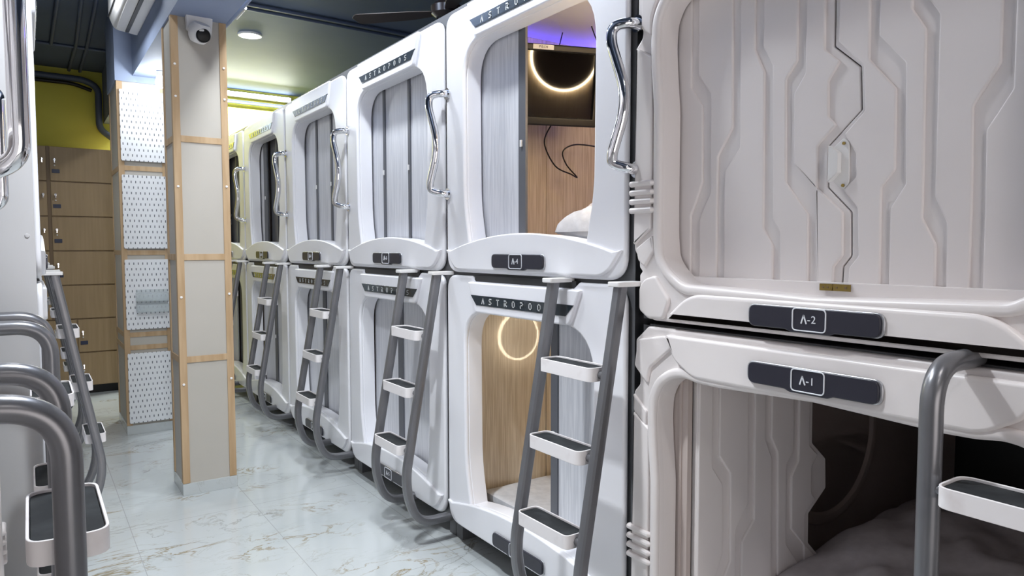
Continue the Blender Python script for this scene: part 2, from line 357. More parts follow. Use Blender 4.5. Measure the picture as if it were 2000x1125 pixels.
def badge(root, text, x=0.0, z=.055, half=.172, hh=.028, y=-.020, box=.045):
    """dark pill badge with a framed pod number"""
    body = obj('number_badge', cached(('badge', half), lambda: MB().plate(fillet([(-half, -hh), (-box-.02, -hh), (-box-.005, -hh-.006), (box+.005, -hh-.006), (box+.02, -hh), (half, -hh), (half, hh), (-half, hh)], [.02, .004, .004, .004, .004, .02, .02, .02], 5), -.010, .004, bevel=.003)), 'badge', root, (x, y, z), label='charcoal badge with silver ends')
    obj('badge_rim', cached(('badge_rim', half), lambda: MB().plate(fillet([(-half-.007, -hh-.001), (half+.007, -hh-.001), (half+.007, hh+.001), (-half-.007, hh+.001)], .022, 5), -.004, .004, bevel=.002)), 'silver', body, (0, .001, 0), label='silver rim')
    def fr():
        o = fillet([(-box, -hh-.001), (box, -hh-.001), (box, hh+.0), (-box, hh+.0)], .012, 5); return MB().plate(o, -.0125, -.009, [offset(o, -.0028)], bevel=.0006, res=0)
    obj('badge_outline', cached(('badge_box', half), fr), 'letter', body)
    b = MB(); k = hh/.028
    for p, q in (((-.021, -.010), (-.0145, .011)), ((-.0145, .011), (-.0065, -.010))):
        a = Vector((p[0]*k, -.0112, p[1]*k)); c = Vector((q[0]*k, -.0112, q[1]*k)); d = c-a; mt = Matrix.Translation((a+c)/2) @ Matrix.Rotation(-atan2(d.z, d.x), 4, 'Y')
        b.box(-d.length/2-.001, d.length/2+.001, -.001, .001, -.0017*k, .0017*k, mtx=mt)
    b.box(-.003*k, .004*k, -.0122, -.0102, -.003*k, -.0005*k)
    sx = 1.0 if len(text) == 1 else .72
    b.text(text, .028*k, .0135*k, -.0112, 0, sx)
    obj('badge_number', b, 'letter', body)
    return body
HANDLE = [(.632, .02, .80), (.632, -.035, .80), (.590, -.070, .79), (.592, -.075, .74), (.652, -.060, .56), (.600, -.075, .40), (.592, -.068, .37), (.634, -.035, .352), (.634, .02, .352)]
def handle_mb(): return MB().tube(path([Vector(p) for p in HANDLE], [0, .03, .03, .03, .16, .05, .03, .03, 0], 8), .017, 14).lathe([(0, -.004), (.026, -.004), (.026, .004), (0, .004)], Matrix.Translation((.632, -.002, .80)) @ Matrix.Rotation(pi/2, 4, 'X'), 20).lathe([(0, -.004), (.026, -.004), (.026, .004), (0, .004)], Matrix.Translation((.634, -.002, .352)) @ Matrix.Rotation(pi/2, 4, 'X'), 20)
def body_mb(top):
    return (MB().box(-.600, -.580, .03, 2.0, 0, top).box(.580, .600, .03, 2.0, 0, top).box(-.58, .58, .03, 2.0, 0, .03).box(-.58, .58, .03, 2.0, top-.03, top).box(-.58, .58, 1.98, 2.0, .03, top-.03)
            .box(-.600, -.47, .029, .06, 0, top).box(.47, .600, .029, .06, 0, top).box(-.47, .47, .029, .06, 1.05, top).box(-.47, .47, .029, .06, 0, .07))
def lining_mb(top):
    t = top-.03
    return (MB().box(-.58, -.568, .06, 1.98, .03, t).box(.568, .58, .06, 1.98, .03, t).box(-.568, .568, 1.968, 1.98, .03, t)
            .box(-.568, .568, .10, 1.968, .03, .042).box(-.568, .568, .10, 1.968, t-.012, t)
            .box(-.5685, -.5625, .56, .575, .03, t).box(.5625, .5685, .56, .575, .03, t))
def ring_light(root, x, y, z, r, face, m):
    """round mirror lamp on a side wall of the pod; face = -1 looks to -x"""
    rot = Matrix.Translation((x, y, z)) @ Matrix.Rotation(face*pi/2, 4, 'Y')
    k = obj('mirror_lamp', MB().lathe([(0, 0), (r-.012, 0), (r-.012, .016), (0, .016)], rot, 40), 'screen', root, label='round dark mirror')
    obj('glowing_ring', MB().lathe([(r-.012, 0), (r, 0), (r, .020), (r-.012, .020), (r-.012, 0)], rot, 48), m, k, label='thin ring of warm light')
def regular_pod(label, num, base, xf, yc, side, upper, doors, lit=None, white_side=False, group='regular sleeping pods', strip_word='ASTROPODS'):
    root = thing('sleeping_pod', label, 'sleeping pod', (xf, yc, base), side, group)
    H = PH+(.028 if upper else .012)
    obj('pod_body', cached(('pod_body', upper), lambda: body_mb(H)), 'grey', root, label='dark grey outer shell')
    obj('front_bezel', cached(('front_bezel', upper), lambda: build_frame(not upper)), 'shell', root)
    obj('inner_lining', cached(('inner_lining', upper, bool(lit)), lambda: lining_mb(H)), 'grain_beige' if lit else 'lining', root, label='beige lining')
    def strip_mb(): return MB().plate([(-.345, PH-.080), (-.300, PH-.122), (.300, PH-.122), (.345, PH-.080)], -.019, -.012, bevel=.001)
    s = obj('name_strip', cached('name_strip', strip_mb), 'strip', root, label='smoked glass strip')
    for k, ch in enumerate(strip_word):
        obj('strip_letter', cached(('strip_letter', ch), lambda: strokes(MB(), ch, 0, 0, 0, .021, 0)), 'letter_dim', s, (-.245+(.0615 if strip_word == 'ASTROPODS' else .056)*k, -.0196, PH-.112))
    badge(root, num, y=-.015)
    if upper: (obj('grab_handle', cached('grab_handle', handle_mb), 'chrome', root, label='wavy chrome grab handle') if group != 'sleeping pods on the left' else None)
    else:
        k = obj('light_slot', cached('light_slot', lambda: MB().box(-.35, .33, .006, .029, PH-.03, PH+.004)), 'grey_dark', root)
        [obj('foot_post', MB().box(a, a+.057, b, b+.09, -base, 0), 'grey', root) for a, b in ((-.597, .05), (.54, .05), (-.597, 1.8), (.54, 1.8))]
    for i, (a, c, kind) in enumerate(doors):
        top = 1.035
        if kind == 'panel':
            obj('sliding_door', MB().box(a, c, .104, .116, .06, top), 'grain_white', root)
            obj('door_catch', MB().box(a+.01, a+.03, .098, .106, .118, .15), 'door_rail', root) if i == 0 else None
        elif kind == 'rail':
            r = obj('door_rail', MB().box(a, c, .096, .108, .15, top, .002), 'door_rail', root)
            obj('rail_latch', MB().box((a+c)/2-.006, (a+c)/2+.006, .088, .096, .52, .548, .002), 'plastic_white', r)
        elif kind == 'dark': obj('sliding_door', MB().box(a, c, .130, .142, .06, top), 'door_rail', root, label='grey door leaf pushed back')
        elif kind == 'brown': obj('sliding_door', MB().box(a, c, .112, .124, .06, top), 'lining', root, label='brown door edge')
    obj('door_track', cached('door_track', lambda: MB().box(-.46, .46, .094, .145, .03, .062)), 'plastic_white' if not lit else 'black', root)
    return root

# positions: the right row, near to far, two high
R_ROT, L_ROT = -pi/2, pi/2
zl, zu = 0.10, 1.258
PITCH_Y, Y0 = 1.2, 2.231
closed3 = lambda a, b, c: [(-.46, a, 'panel'), (a, a+.022, 'rail'), (a+.022, b, 'panel'), (b, b+.022, 'rail'), (b+.022, .46, 'panel')]
UP = {
 0: [(-.56, -.150, 'panel'), (-.150, -.100, 'rail')],
 1: [(-.50, -.465, 'rail'), (-.465, -.285, 'panel'), (-.285, -.258, 'rail'), (-.258, .030, 'panel'), (.030, .056, 'rail'), (.056, .50, 'panel')],
 2: [(-.50, -.455, 'rail'), (-.455, -.215, 'panel'), (-.215, -.185, 'rail'), (-.185, .070, 'panel'), (.070, .100, 'rail'), (.100, .50, 'panel')],
 3: [(-.56, -.330, 'panel'), (-.330, -.230, 'rail'), (-.23, .48, 'dark'), (.03, .06, 'rail')],
 4: [(-.50, .48, 'dark'), (-.1, -.07, 'rail')]}
LO = {
 0: [(.070, .112, 'rail'), (.112, .50, 'panel')],
 1: [(-.50, -.44, 'brown'), (-.44, -.115, 'panel'), (-.115, -.055, 'rail'), (-.055, .50, 'panel')],
 2: [(-.50, -.455, 'rail'), (-.455, -.12, 'panel'), (-.12, -.055, 'rail'), (-.055, .26, 'panel'), (.26, .275, 'rail'), (.275, .5, 'panel')],
 3: [(-.50, -.40, 'dark'), (-.43, -.09, 'panel'), (-.09, -.02, 'rail'), (-.02, .50, 'panel')],
 4: [(-.50, -.2, 'panel'), (-.2, .48, 'dark')]}
where = ['nearest of the right row', 'second along the right row', 'third along the right row', 'fourth along the right row', 'fifth along the right row, at the pillar edge']
desc_u = ['white doors half open on a hanging television', 'three closed white sliding panels', 'closed white panels between dark rails', 'one white panel and a dark gap', 'dark doors']
desc_l = ['open doorway showing the bed and beige wall', 'closed panels and one wide grey rail', 'closed panels, dark left edge', 'olive tinted strip and closed panels', 'mostly hidden by the pillar']
for i in range(5):
    yc = Y0+PITCH_Y*i
    regular_pod(f'upper white pod with badge A-{4+2*i}, {desc_u[i]}', str(4+2*i), zu, XR, yc, R_ROT, True, UP[i], lit=(i == 0) or None)
    regular_pod(f'lower white sleeping pod under the A-{4+2*i} pod, {desc_l[i]}', str(3+2*i), zl, XR, yc, R_ROT, False, LO[i], lit=(i == 0) or None, strip_word='ASTROPOD' if i == 0 else 'ASTROPODS')
# far part of the left row, closed off at its end by one tall white board
struct('trim_3', MB().box(-2.45, .020, 2.930, 2.944, .0, 2.44, .002).lathe([(0, 0), (.008, 0), (.006, .003), (0, .004)], Matrix.Translation((-.002, 2.930, 1.41)) @ Matrix.Rotation(pi/2, 4, 'X'), 14), 'side_white')
for i in range(3):
    yc = 2.95+.6+1.2*i
    far = ['nearest', 'middle', 'farthest'][i]
    regular_pod(f'upper left-row pod whose bezel edge shows beside the white end board' if i == 0 else f'upper pod of the left row hidden behind its neighbour, {far} of three', str(24+2*i), zu, XL_F, yc, L_ROT, True, closed3(-.2, .1, .3), white_side=(i == 0), group='sleeping pods on the left')
    regular_pod(f'lower pod of the left row behind the grey ladder bends, {far} of three' if i == 0 else f'lower pod of the left row hidden past the white end board, {far} of three', str(23+2*i), zl, XL_F, yc, L_ROT, False, closed3(-.2, .1, .3), white_side=(i == 0), group='sleeping pods on the left')

# ------------------------------------------------------------------ wide pod (faceted bezel, hinged zigzag doors)
WH = 1.118
def mir(half): return half+[(-x, z) for x, z in reversed(half)]
W_OUT = mir([(-.002, 0), (-.544, 0), (-.600, .027), (-.605, .140), (-.592, .150), (-.606, .160), (-.607, .187), (-.628, .216), (-.631, .36), (-.628, .843), (-.602, .868), (-.600, .892), (-.620, .916), (-.620, 1.073), (-.603, 1.085), (-.566, WH), (-.002, WH)])
W_OUT1 = mir([(-.002, 0), (-.544, 0), (-.600, .027), (-.605, .140), (-.592, .150), (-.606, .160), (-.607, .187), (-.628, .216), (-.631, .36), (-.624, .74), (-.624, .905), (-.599, .932), (-.599, .962), (-.618, .985), (-.618, 1.073), (-.603, 1.085), (-.566, WH), (-.002, WH)])
W_OPEN = mir([(-.002, .102), (-.413, .116), (-.469, .152), (-.503, .194), (-.510, .261), (-.511, .353), (-.511, .638), (-.522, .76), (-.526, .835), (-.522, .898), (-.500, .942), (-.455, .972), (-.409, .980), (-.367, .972), (-.297, .970), (-.002, .982)])
def wide_frame(lower):
    b = MB(); op = fillet(W_OPEN, .02, 3)
    b.plate(fillet(W_OUT1 if lower else W_OUT, .007, 2), 0, .030, [op], bevel=.008, res=3)
    b.plate(offset(op, .035), .02, .078, [op], bevel=.004)
    rim = offset(op, .030)
    b.plate(rim, -.014, .012, [op], bevel=.012, res=4)
    for s in (1, -1):
        f = lambda pts: [(x*s, z) for x, z in pts]
        b.plate(fillet(f([(-.622, .232), (-.548, .282), (-.548, .80), (-.616, .842)]), .006, 3), -.011, .01, bevel=.006)
        b.plate(fillet(f([(-.603, .185), (-.575, .165), (-.535, .215), (-.545, .262), (-.612, .222)]), .006, 3), -.010, .01, bevel=.006)
        b.plate(fillet(f([(-.596, .03), (-.596, .10), (-.574, .127), (-.529, .140), (-.470, .068), (-.495, .008), (-.555, .004)]), .012, 4), -.012, .01, bevel=.008)
        if lower:
            b.plate(fillet(f([(-.615, .99), (-.56, .94), (-.55, .99), (-.50, 1.03), (-.462, 1.06), (-.485, 1.098), (-.60, 1.075)]), .01, 3), -.010, .01, bevel=.006)
            b.plate(fillet(f([(-.62, .90), (-.56, .852), (-.563, .80), (-.618, .845)]), .006, 3), -.008, .01, bevel=.005)
        else:
            b.plate(fillet(f([(-.597, .892), (-.556, .862), (-.555, .92), (-.52, .99), (-.47, 1.03), (-.50, 1.10), (-.597, 1.07)]), .01, 3), -.010, .01, bevel=.006)
        for k in range(4):
            z = (.339+.0275*k) if not lower else (.377+.030*k)
            b.tube([(-.636*s, .002, z), (-.630*s, -.012, z), (-.540*s, -.014, z), (-.532*s, -.004, z)], [.006, .0095, .0095, .006], 10)
    b.plate(fillet(mir([(-.478, .016), (-.388, .092)]), [.01, .05, .05, .01], 5), -.020, .01, bevel=.012, res=3)
    b.plate(fillet(mir([(-.372, .985), (-.445, 1.03), (-.478, WH-.016)]), [.03, .02, .008, .008, .02, .03], 4), -.020, .01, bevel=.010, res=3)
    return b
ZT, ZB_ = 1.005, .112
CH = dict(
 c1l=[(-.480, ZT), (-.479, .705), (-.435, .644), (-.431, .42), (-.457, .353), (-.474, .321), (-.471, ZB_)], c1r=[(-.454, ZT), (-.452, .736), (-.405, .676), (-.400, .387), (-.441, .309), (-.438, ZB_)],
 c2l=[(-.333, ZT), (-.325, .564), (-.375, .488), (-.376, .349), (-.374, ZB_)], c2r=[(-.305, ZT), (-.299, .505), (-.349, .444), (-.351, .347), (-.347, ZB_)],
 c3l=[(-.256, ZT), (-.255, .767), (-.223, .701), (-.217, .276), (-.187, .231), (-.185, ZB_)], c3r=[(-.229, ZT), (-.228, .768), (-.198, .714), (-.188, .298), (-.165, .263), (-.161, ZB_)],
 c4l=[(-.126, ZT), (-.124, .709), (-.156, .668), (-.150, .396), (-.084, .31), (-.080, ZB_)], c4r=[(-.103, ZT), (-.100, .672), (-.131, .627), (-.128, .443), (-.063, .374), (-.054, ZB_)],
 bl=[(-.051, ZT), (-.048, .72), (.014, .666), (.021, .558), (-.062, .482), (-.060, .376), (.010, .311), (.013, .203), (-.010, .176), (-.011, ZB_)],
 seam=[(-.030, ZT), (-.027, .723), (.041, .66), (.046, .556), (-.037, .479), (-.036, .375), (.027, .311), (.030, .203), (.009, .176), (.007, ZB_)],
 br=[(-.013, ZT), (-.012, .731), (.054, .658), (.060, .552), (-.018, .474), (-.018, .385), (.047, .321), (.053, .203), (.030, .174), (.028, ZB_)],
 c5l=[(.063, ZT), (.067, .671), (.132, .591), (.135, .404), (.104, .365), (.104, .324), (.107, ZB_)], c5r=[(.086, ZT), (.089, .721), (.152, .645), (.160, .369), (.127, .317), (.128, ZB_)],
 c6l=[(.162, ZT), (.163, .763), (.194, .711), (.199, .319), (.198, .291), (.229, .23), (.231, ZB_)], c6r=[(.187, ZT), (.188, .79), (.222, .735), (.224, .336), (.250, .278), (.254, ZB_)],
 c7l=[(.342, ZT), (.344, .603), (.295, .523), (.299, .314), (.299, ZB_)], c7r=[(.367, ZT), (.368, .547), (.321, .47), (.324, .313), (.325, ZB_)])
HEXL = [(-.006, .667), (-.036, .633), (-.034, .557), (.005, .522), (.016, .56), (.008, .655)]
def zone(b, left, right, hole=None):
    b.plate(fillet(left+right[::-1], .004, 2), -.008, .004, [hole] if hole else [], bevel=.0045, res=2)
def leaf_left():
    b = MB(); L = lambda x: [(x, ZT), (x, ZB_)]
    b.plate(fillet(L(-.538)+CH['seam'][::-1], .003, 2), 0, .022, bevel=.003)
    zone(b, L(-.536), CH['c1l']); zone(b, CH['c1r'], CH['c2l']); zone(b, CH['c2r'], CH['c3l']); zone(b, CH['c3r'], CH['c4l'])
    lft = CH['c4r']; rgt = CH['bl']
    # the last zone is bitten by a hexagonal finger recess
    rgt2 = rgt[:2]+[(-.006, .682), (-.036, .640), (-.034, .552), (-.012, .528)]+rgt[4:]
    zone(b, lft, rgt2); return b
def leaf_right():
    b = MB(); L = lambda x: [(x, ZT), (x, ZB_)]; g = [(x+.004, z) for x, z in CH['seam']]
    b.plate(fillet(g+L(.538)[::-1], .003, 2), 0, .022, bevel=.003)
    br = CH['br']; br2 = br[:4]+[(.010, .503), (.040, .452), (.040, .396), (.010, .366)]+br[6:]
    zone(b, br2, CH['c5l']); zone(b, CH['c5r'], CH['c6l']); zone(b, CH['c6r'], CH['c7l']); zone(b, CH['c7r'], L(.536)); return b
def pull_mb():
    b = MB(); b.plate(fillet([(-.022, .478), (.004, .458), (.004, .408), (-.022, .385)], .003, 2), -.024, -.006, bevel=.002)
    b.plate(fillet([(-.018, .474), (.008, .494), (.022, .482), (.024, .380), (.010, .366), (-.018, .388)], .006, 3), -.006, .0, bevel=.002); return b
def wide_pod(label, num, base, xf, yc, side, lower, doors=True, group='wide sleeping pods', handle=0):
    root = thing('sleeping_pod', label, 'sleeping pod', (xf, yc, base), side, group)
    def body():
        return (MB().box(-.612, -.585, .03, 2.0, 0, WH).box(.585, .612, .03, 2.0, 0, WH).box(-.585, .585, .03, 2.0, 0, .03).box(-.585, .585, .03, 2.0, WH-.03, WH+.004).box(-.585, .585, 1.98, 2.0, .03, WH-.03)
                .box(-.612, -.54, .0295, .06, 0, WH).box(.54, .612, .0295, .06, 0, WH).box(-.54, .54, .0295, .06, 1.02, WH).box(-.54, .54, .0295, .06, 0, .08))
    obj('pod_body', cached('wide_body', body), 'grey', root, label='dark grey outer shell')
    obj('inner_lining', cached('wide_lining', lambda: lining_mb(WH)), 'lining', root, label='beige lining')
    obj('front_bezel', cached(('wide_bezel', lower), lambda: wide_frame(lower)), 'shell_warm', root)
    badge(root, num, 0.0, 1.037 if lower else .049, half=.172, hh=.026, y=-.022)
    if doors:
        d = obj('hinged_door', cached('leaf_left', leaf_left), 'shell_warm', root, (0, .092, 0))
        d2 = obj('hinged_door', cached('leaf_right', leaf_right), 'shell_warm', root, (0, .092, 0))
        p = obj('door_pull', MB_pull(), 'plastic_white', d2, (0, 0, 0), label='faceted white pull')
        obj('pull_screw', MB().lathe([(0, 0), (.004, 0), (.004, .003), (0, .003)], Matrix.Translation((.010, -.007, .480)) @ Matrix.Rotation(pi/2, 4, 'X'), 12), 'brass', d2)
        obj('pull_screw', MB().lathe([(0, 0), (.004, 0), (.004, .003), (0, .003)], Matrix.Translation((.010, -.007, .377)) @ Matrix.Rotation(pi/2, 4, 'X'), 12), 'brass', d2)
        h = obj('door_hinge', MB().box(-.030, .004, .058, .062, .1165, .1335).box(.006, .050, .058, .062, .1165, .1335).tube([(-.0, .058, .118), (.004, .058, .132)], .003), 'brass', root, label='small brass hinge plates')
        obj('hinge_screw', MB().box(-.022, -.018, .0565, .0585, .123, .127).box(-.01, -.006, .0565, .0585, .123, .127).box(.014, .018, .0565, .0585, .123, .127).box(.036, .042, .0565, .0585, .122, .128), 'locker_edge', h)
        obj('door_sill', MB().box(-.50, .50, .066, .090, .09, .137, .003), 'shell_warm', root)
    if handle:
        w = handle; obj('grab_handle', MB().tube(path([(.605, .02, .72), (.605, -w*.5, .72), (.580, -w, .70), (.575, -w, .60), (.575, -w, .46), (.580, -w, .375), (.605, -w*.5, .350), (.605, .02, .350)], [0, .03, .03, .05, .05, .03, .03, 0], 8), .0165, 16), 'chrome', root, label='chrome grab handle')
    return root
def MB_pull(): return pull_mb()
wide_u = wide_pod('upper ivory pod with badge A-2 and closed zigzag doors at the right', '2', 1.142, XR, .98, R_ROT, False)
wide_l = wide_pod('lower ivory pod with badge A-1, its zigzag door swung open', '1', .004, XR, .98, R_ROT, True, doors=False)
# its left door leaf is swung back into the pod
dl = obj('hinged_door', CACHE['leaf_left'], 'shell_warm', wide_l, label='zigzag door leaf folded inwards')
dl.matrix_local = Matrix.Translation((-.455, .105, -.03)) @ Matrix.Rotation(radians(82), 4, 'Z') @ Matrix.Translation((.538, 0, 0))
obj('wall_disc', MB().lathe([(0, 0), (.30, 0), (.31, .012), (.33, .016), (.345, .010), (.35, 0)], Matrix.Translation((-.568, 1.02, .61)) @ Matrix.Rotation(pi/2, 4, 'Y'), 64), 'lining', wide_l, label='large round moulding on the inner wall')
obj('door_jamb', MB().box(-.545, -.47, .08, .10, .1, .985).box(-.50, -.492, .075, .10, .1, .985), 'lining', wide_l)
# near part of the left row, along the frame edge
wide_pod('lower pod beside the camera at the left frame edge, under the chrome handle', '21', .010, XL_N, .88, L_ROT, True, doors=True, group='sleeping pods on the left')
wide_pod('upper pod beside the camera at the left frame edge, holding the large chrome handle', '22', 1.142, XL_N, .88, L_ROT, False, doors=True, group='sleeping pods on the left', handle=.104)
wide_pod('lower pod at the left edge, behind the two near ladder bends', '19', .010, XL_N, 2.125, L_ROT, True, doors=True, group='sleeping pods on the left')
wide_pod('upper pod at the left edge, holding the small far chrome handle', '20', 1.142, XL_N, 2.125, L_ROT, False, doors=True, group='sleeping pods on the left', handle=.050)

# ------------------------------------------------------------------ ladders
def slot_rung(depth, length, thick):
    o = fillet([(-length/2, -depth/2), (length/2, -depth/2), (length/2, depth/2), (-length/2, depth/2)], depth*.28, 6)
    return o
FLAT = Matrix.Identity(4)
def rung(root, x, y, z, depth, length, thick, rail_gap):
    """white cup-shaped step with a black tread; z is its top"""
    key = ('rung', depth, length)
    def cup():
        o = slot_rung(depth, length, thick); b = MB(); b.add(plate_mesh(o, [offset(o, -.005)], thick, .0015), Matrix.Translation((0, 0, -thick/2)))
        b.add(plate_mesh(offset(o, -.002), [], .006, .001), Matrix.Translation((0, 0, -thick+.003))); return b
    k = obj('step', cached(key, cup), 'step', root, (x, y, z), label='white step with black tread')
    def trd():
        o = offset(slot_rung(depth, length, thick), -.0062); return MB().add(plate_mesh(o, [], thick-.012, .001), Matrix.Translation((0, 0, -thick/2+.001)))
    obj('tread', cached(key+('t',), trd), 'tread', k, label='black anti-slip tread')
    L2 = length/2
    for sx in (-1, 1): obj('step_bolt', cached(key+('b', sx), lambda: MB().tube([(sx*rail_gap/2, 0, -thick*.55), (sx*(L2-.012), 0, -thick*.55)], .013)), 'rail', k)
def ladder_a(label, xf, yc, side, group):
    """leaning ladder with flat hook plates"""
    root = thing('pod_ladder', label, 'ladder', (xf, yc, 0), side, group)
    xl, xr = .282, .622
    def rail():
        p = path([(0, -.055, 1.252), (0, -.228, .30), (0, -.165, .115), (0, .01, .115)], [0, .10, .10, 0], 10)
        return MB().tube(p, .0195, 16, sq=.25)
    for x in (xl, xr):
        r = obj('rail', cached('ladder_a_rail', rail), 'rail', root, (x, 0, 0))
        obj('hook_plate', cached('hook_plate', lambda: MB().plate(fillet([(-.026, -.090), (.026, -.090), (.026, .022), (-.026, .022)], .008, 3), -.008, .008, bevel=.003, mtx=Matrix.Rotation(pi/2, 4, 'X') @ Matrix.Diagonal((1, 1, -1, 1)))), 'plastic_white', r, (0, 0, 1.252), label='white hook plate')
    for z in (.990, .733, .476):
        y = -.055-(1.252-z+.02)*.173/.952
        rung(root, (xl+xr)/2, y, z, .088, .268, .045, .34)
    return root
def ladder_b(label, xf, yc, side, group):
    """ladder of round tube bent over at the top"""
    root = thing('pod_ladder', label, 'ladder', (xf, yc, 0), side, group)
    for x in (.34, .68):
        obj('rail', cached('ladder_b_rail', lambda: MB().tube(path([(0, .03, 1.139), (0, -.155, 1.139), (0, -.155, .115), (0, .01, .115)], [0, .135, .10, 0], 14), .021, 20)), 'rail', root, (x, 0, 0))
    for z in (.925, .655, .385): rung(root, .51, -.155, z, .112, .275, .040, .34)
    return root
for i in range(5):
    ladder_a(f'grey ladder with three white steps leaning on the lower pod beneath badge A-{4+2*i}', XR, Y0+PITCH_Y*i, R_ROT, 'ladders of the right row')
ladder_b('grey tube ladder with bent top and one visible step at the far right', XR, .98, R_ROT, None)
ladder_b('nearest grey tube ladder at the bottom left corner, with a large white step', XL_N-.008, .88, L_ROT, 'bent ladders at the left')
ladder_b('second bent grey tube ladder at the left, behind the nearest one', XL_N, 2.12, L_ROT, 'bent ladders at the left')
for i in range(3):
    ladder_a(['slanting grey ladder in front of the lockers, nearest of the leaning left ladders', 'slanting ladder behind the first leaning left ladder', 'farthest slanting ladder on the left, by the lockers'][i], XL_F, 3.55+1.2*i, L_ROT, 'leaning ladders of the left row')

# ------------------------------------------------------------------ inside the open pods
def place(o, xf, yc, base): return o
def soft_slab(sx, sy, sz, seed, amp=.02, nx=56, ny=44, fold=0.0):
    """crumpled pillow or duvet, base on z = 0, centred in x and y"""
    b = MB(); bm = b.bm; top = []; bot = []
    for j in range(ny+1):
        rt_, rb = [], []
        for i in range(nx+1):
            u, v = i/nx*2-1, j/ny*2-1; e = max(0, (1-abs(u)**3.2))*max(0, (1-abs(v)**3.2)); e = e**.45
            n = noise.noise(Vector((u*2.2+seed, v*2.2, seed)))*amp*1.5+noise.noise(Vector((u*5+seed, v*7, 3)))*amp*.7
            if fold: n += fold*abs(sin(3.2*v+2.2*u+2*noise.noise(Vector((u*1.5, v*1.5, seed)))))*.6
            w = 1+.04*noise.noise(Vector((u*3, v*3, seed+5)))
            rt_.append(bm.verts.new((u*sx/2*w, v*sy/2*w, sz*.30+e*(sz*.7+n)))); rb.append(bm.verts.new((u*sx/2*w, v*sy/2*w, sz*.30-e*sz*.30)))
        top.append(rt_); bot.append(rb)
    for j in range(ny):
        for i in range(nx):
            bm.faces.new((top[j][i], top[j][i+1], top[j+1][i+1], top[j+1][i])); bm.faces.new((bot[j][i], bot[j+1][i], bot[j+1][i+1], bot[j][i+1]))
    bmesh.ops.remove_doubles(bm, verts=bm.verts, dist=1e-5); return b
def mattress(label, base, yc, z0, h, m):
    o = obj('mattress', MB().box(-.55, .55, .16, 1.93, 0, h, .025), m, None, (XR, yc, base+z0), (0, 0, R_ROT)); tag(o, label, 'mattress')
mattress('white mattress in the open lower pod beside the A-4 ladder', zl, Y0, .043, .075, 'linen')
mattress('white mattress in the open upper A-4 pod', zu, Y0, .043, .085, 'linen')
mattress('grey mattress in the lower A-1 pod', .010, .98, .043, .12, 'linen_grey')
tag(obj('duvet', soft_slab(.62, .62, .15, 3, .05, fold=.12), 'linen', None, (2.12, 2.02, 1.384), (0, 0, .3)), 'crumpled white duvet on the bed in the A-4 pod', 'duvet')
tag(obj('pillow', soft_slab(.40, .55, .12, 9, .012), 'linen', None, (3.10, 2.40, .216), (0, 0, 0)), 'white pillow at the back of the open lower pod', 'pillow')
tag(obj('duvet', soft_slab(1.15, 1.02, .20, 5, .03, 70, 60, fold=.05), 'linen_grey', None, (2.58, .93, .170), (0, 0, .06)), 'rumpled grey duvet on the bed in the A-1 pod', 'duvet')
bt = thing('television', 'flat black panel at the back of the A-1 pod, behind the right ladder', 'television', (3.05, .86, .40), R_ROT)  # flat black panel filling the black area at the pod's back
obj('screen', MB().box(-.40, .43, -.006, .0, .012, .60), 'black', bt); obj('casing', MB().box(-.42, .45, 0, .05, 0, .615, .008), 'black', bt)
obj('wall_bracket', MB().box(-.06, .06, .05, .50, .25, .33), 'black', bt)
# A-4: television hung in the corner
tvz = 1.93
tv = thing('television', 'black television with a ring reflection hanging inside the open A-4 pod', 'television', (1.955, 2.585, tvz), 0)
tv.rotation_euler = (radians(12), 0, radians(-20))
def tvframe():
    o = fillet([(-.25, -.005), (.25, -.005), (.25, .345), (-.25, .345)], .012, 3); i = [(-.226, .032), (.226, .032), (.226, .316), (-.226, .316)]
    return MB().plate(o, -.028, .02, [i], bevel=.006).box(-.235, .235, .0, .055, .01, .335, .01)
obj('casing', tvframe(), 'black', tv); obj('screen', MB().box(-.23, .23, -.012, -.002, .028, .32), 'screen', tv)
st = obj('sticker', MB().box(-.075, .02, -.030, -.0275, .322, .342), 'plastic_white', tv, label='white sticker')
obj('sticker_marks', MB().text('P E.CH', .014, -.028, -.031, .332), 'black', st)
obj('wall_bracket', MB().box(-.05, .05, .05, .13, .12, .24), 'black', tv)
def wire(label, pts, r=.003, name='cable'):
    P = [Vector(p) for p in pts]; out = []
    for i in range(len(P)-1):
        a, b_, c, d = P[max(i-1, 0)], P[i], P[i+1], P[min(i+2, len(P)-1)]
        for j in range(8):
            t = j/8; out.append(.5*((2*b_)+(-a+c)*t+(2*a-5*b_+4*c-d)*t*t+(-a+3*b_-3*c+d)*t**3))
    out.append(P[-1]); return tag(obj(name, MB().tube(out, r, 8), 'black'), label, 'cable')
def at(px, py, yy=None, xx=None):
    """point on the plane Y = yy or X = xx seen in direction (px, py) of the measured photograph; used once for loose wires"""
    d = fw*F_PX+rt*(px-1000)-up*(py-562.5); k = yy/d.y if yy else xx/d.x; return Vector((0, 0, CAM_H))+d*k
C_A4 = dict(z=1.258)
wire('black cable looping below the television in the A-4 pod', [(2.03, 2.62, 1.94), (2.02, 2.66, 1.86), (2.10, 2.68, 1.76), (2.20, 2.68, 1.725), (2.245, 2.69, 1.715), (2.17, 2.68, 1.77), (2.14, 2.67, 1.83), (2.20, 2.65, 1.865), (2.32, 2.62, 1.86), (2.33, 2.62, 1.85), (2.30, 2.60, 1.93)], .0035)
wire('thin black cable rising from the television top to the pod ceiling', [(2.05, 2.60, 2.27), (2.09, 2.63, 2.33), (2.12, 2.65, 2.385)], .0025)
wire('short black wire beside the television top, nearer the pod door', [(2.24, 2.50, 2.27), (2.20, 2.50, 2.33), (2.17, 2.50, 2.385)], .003)
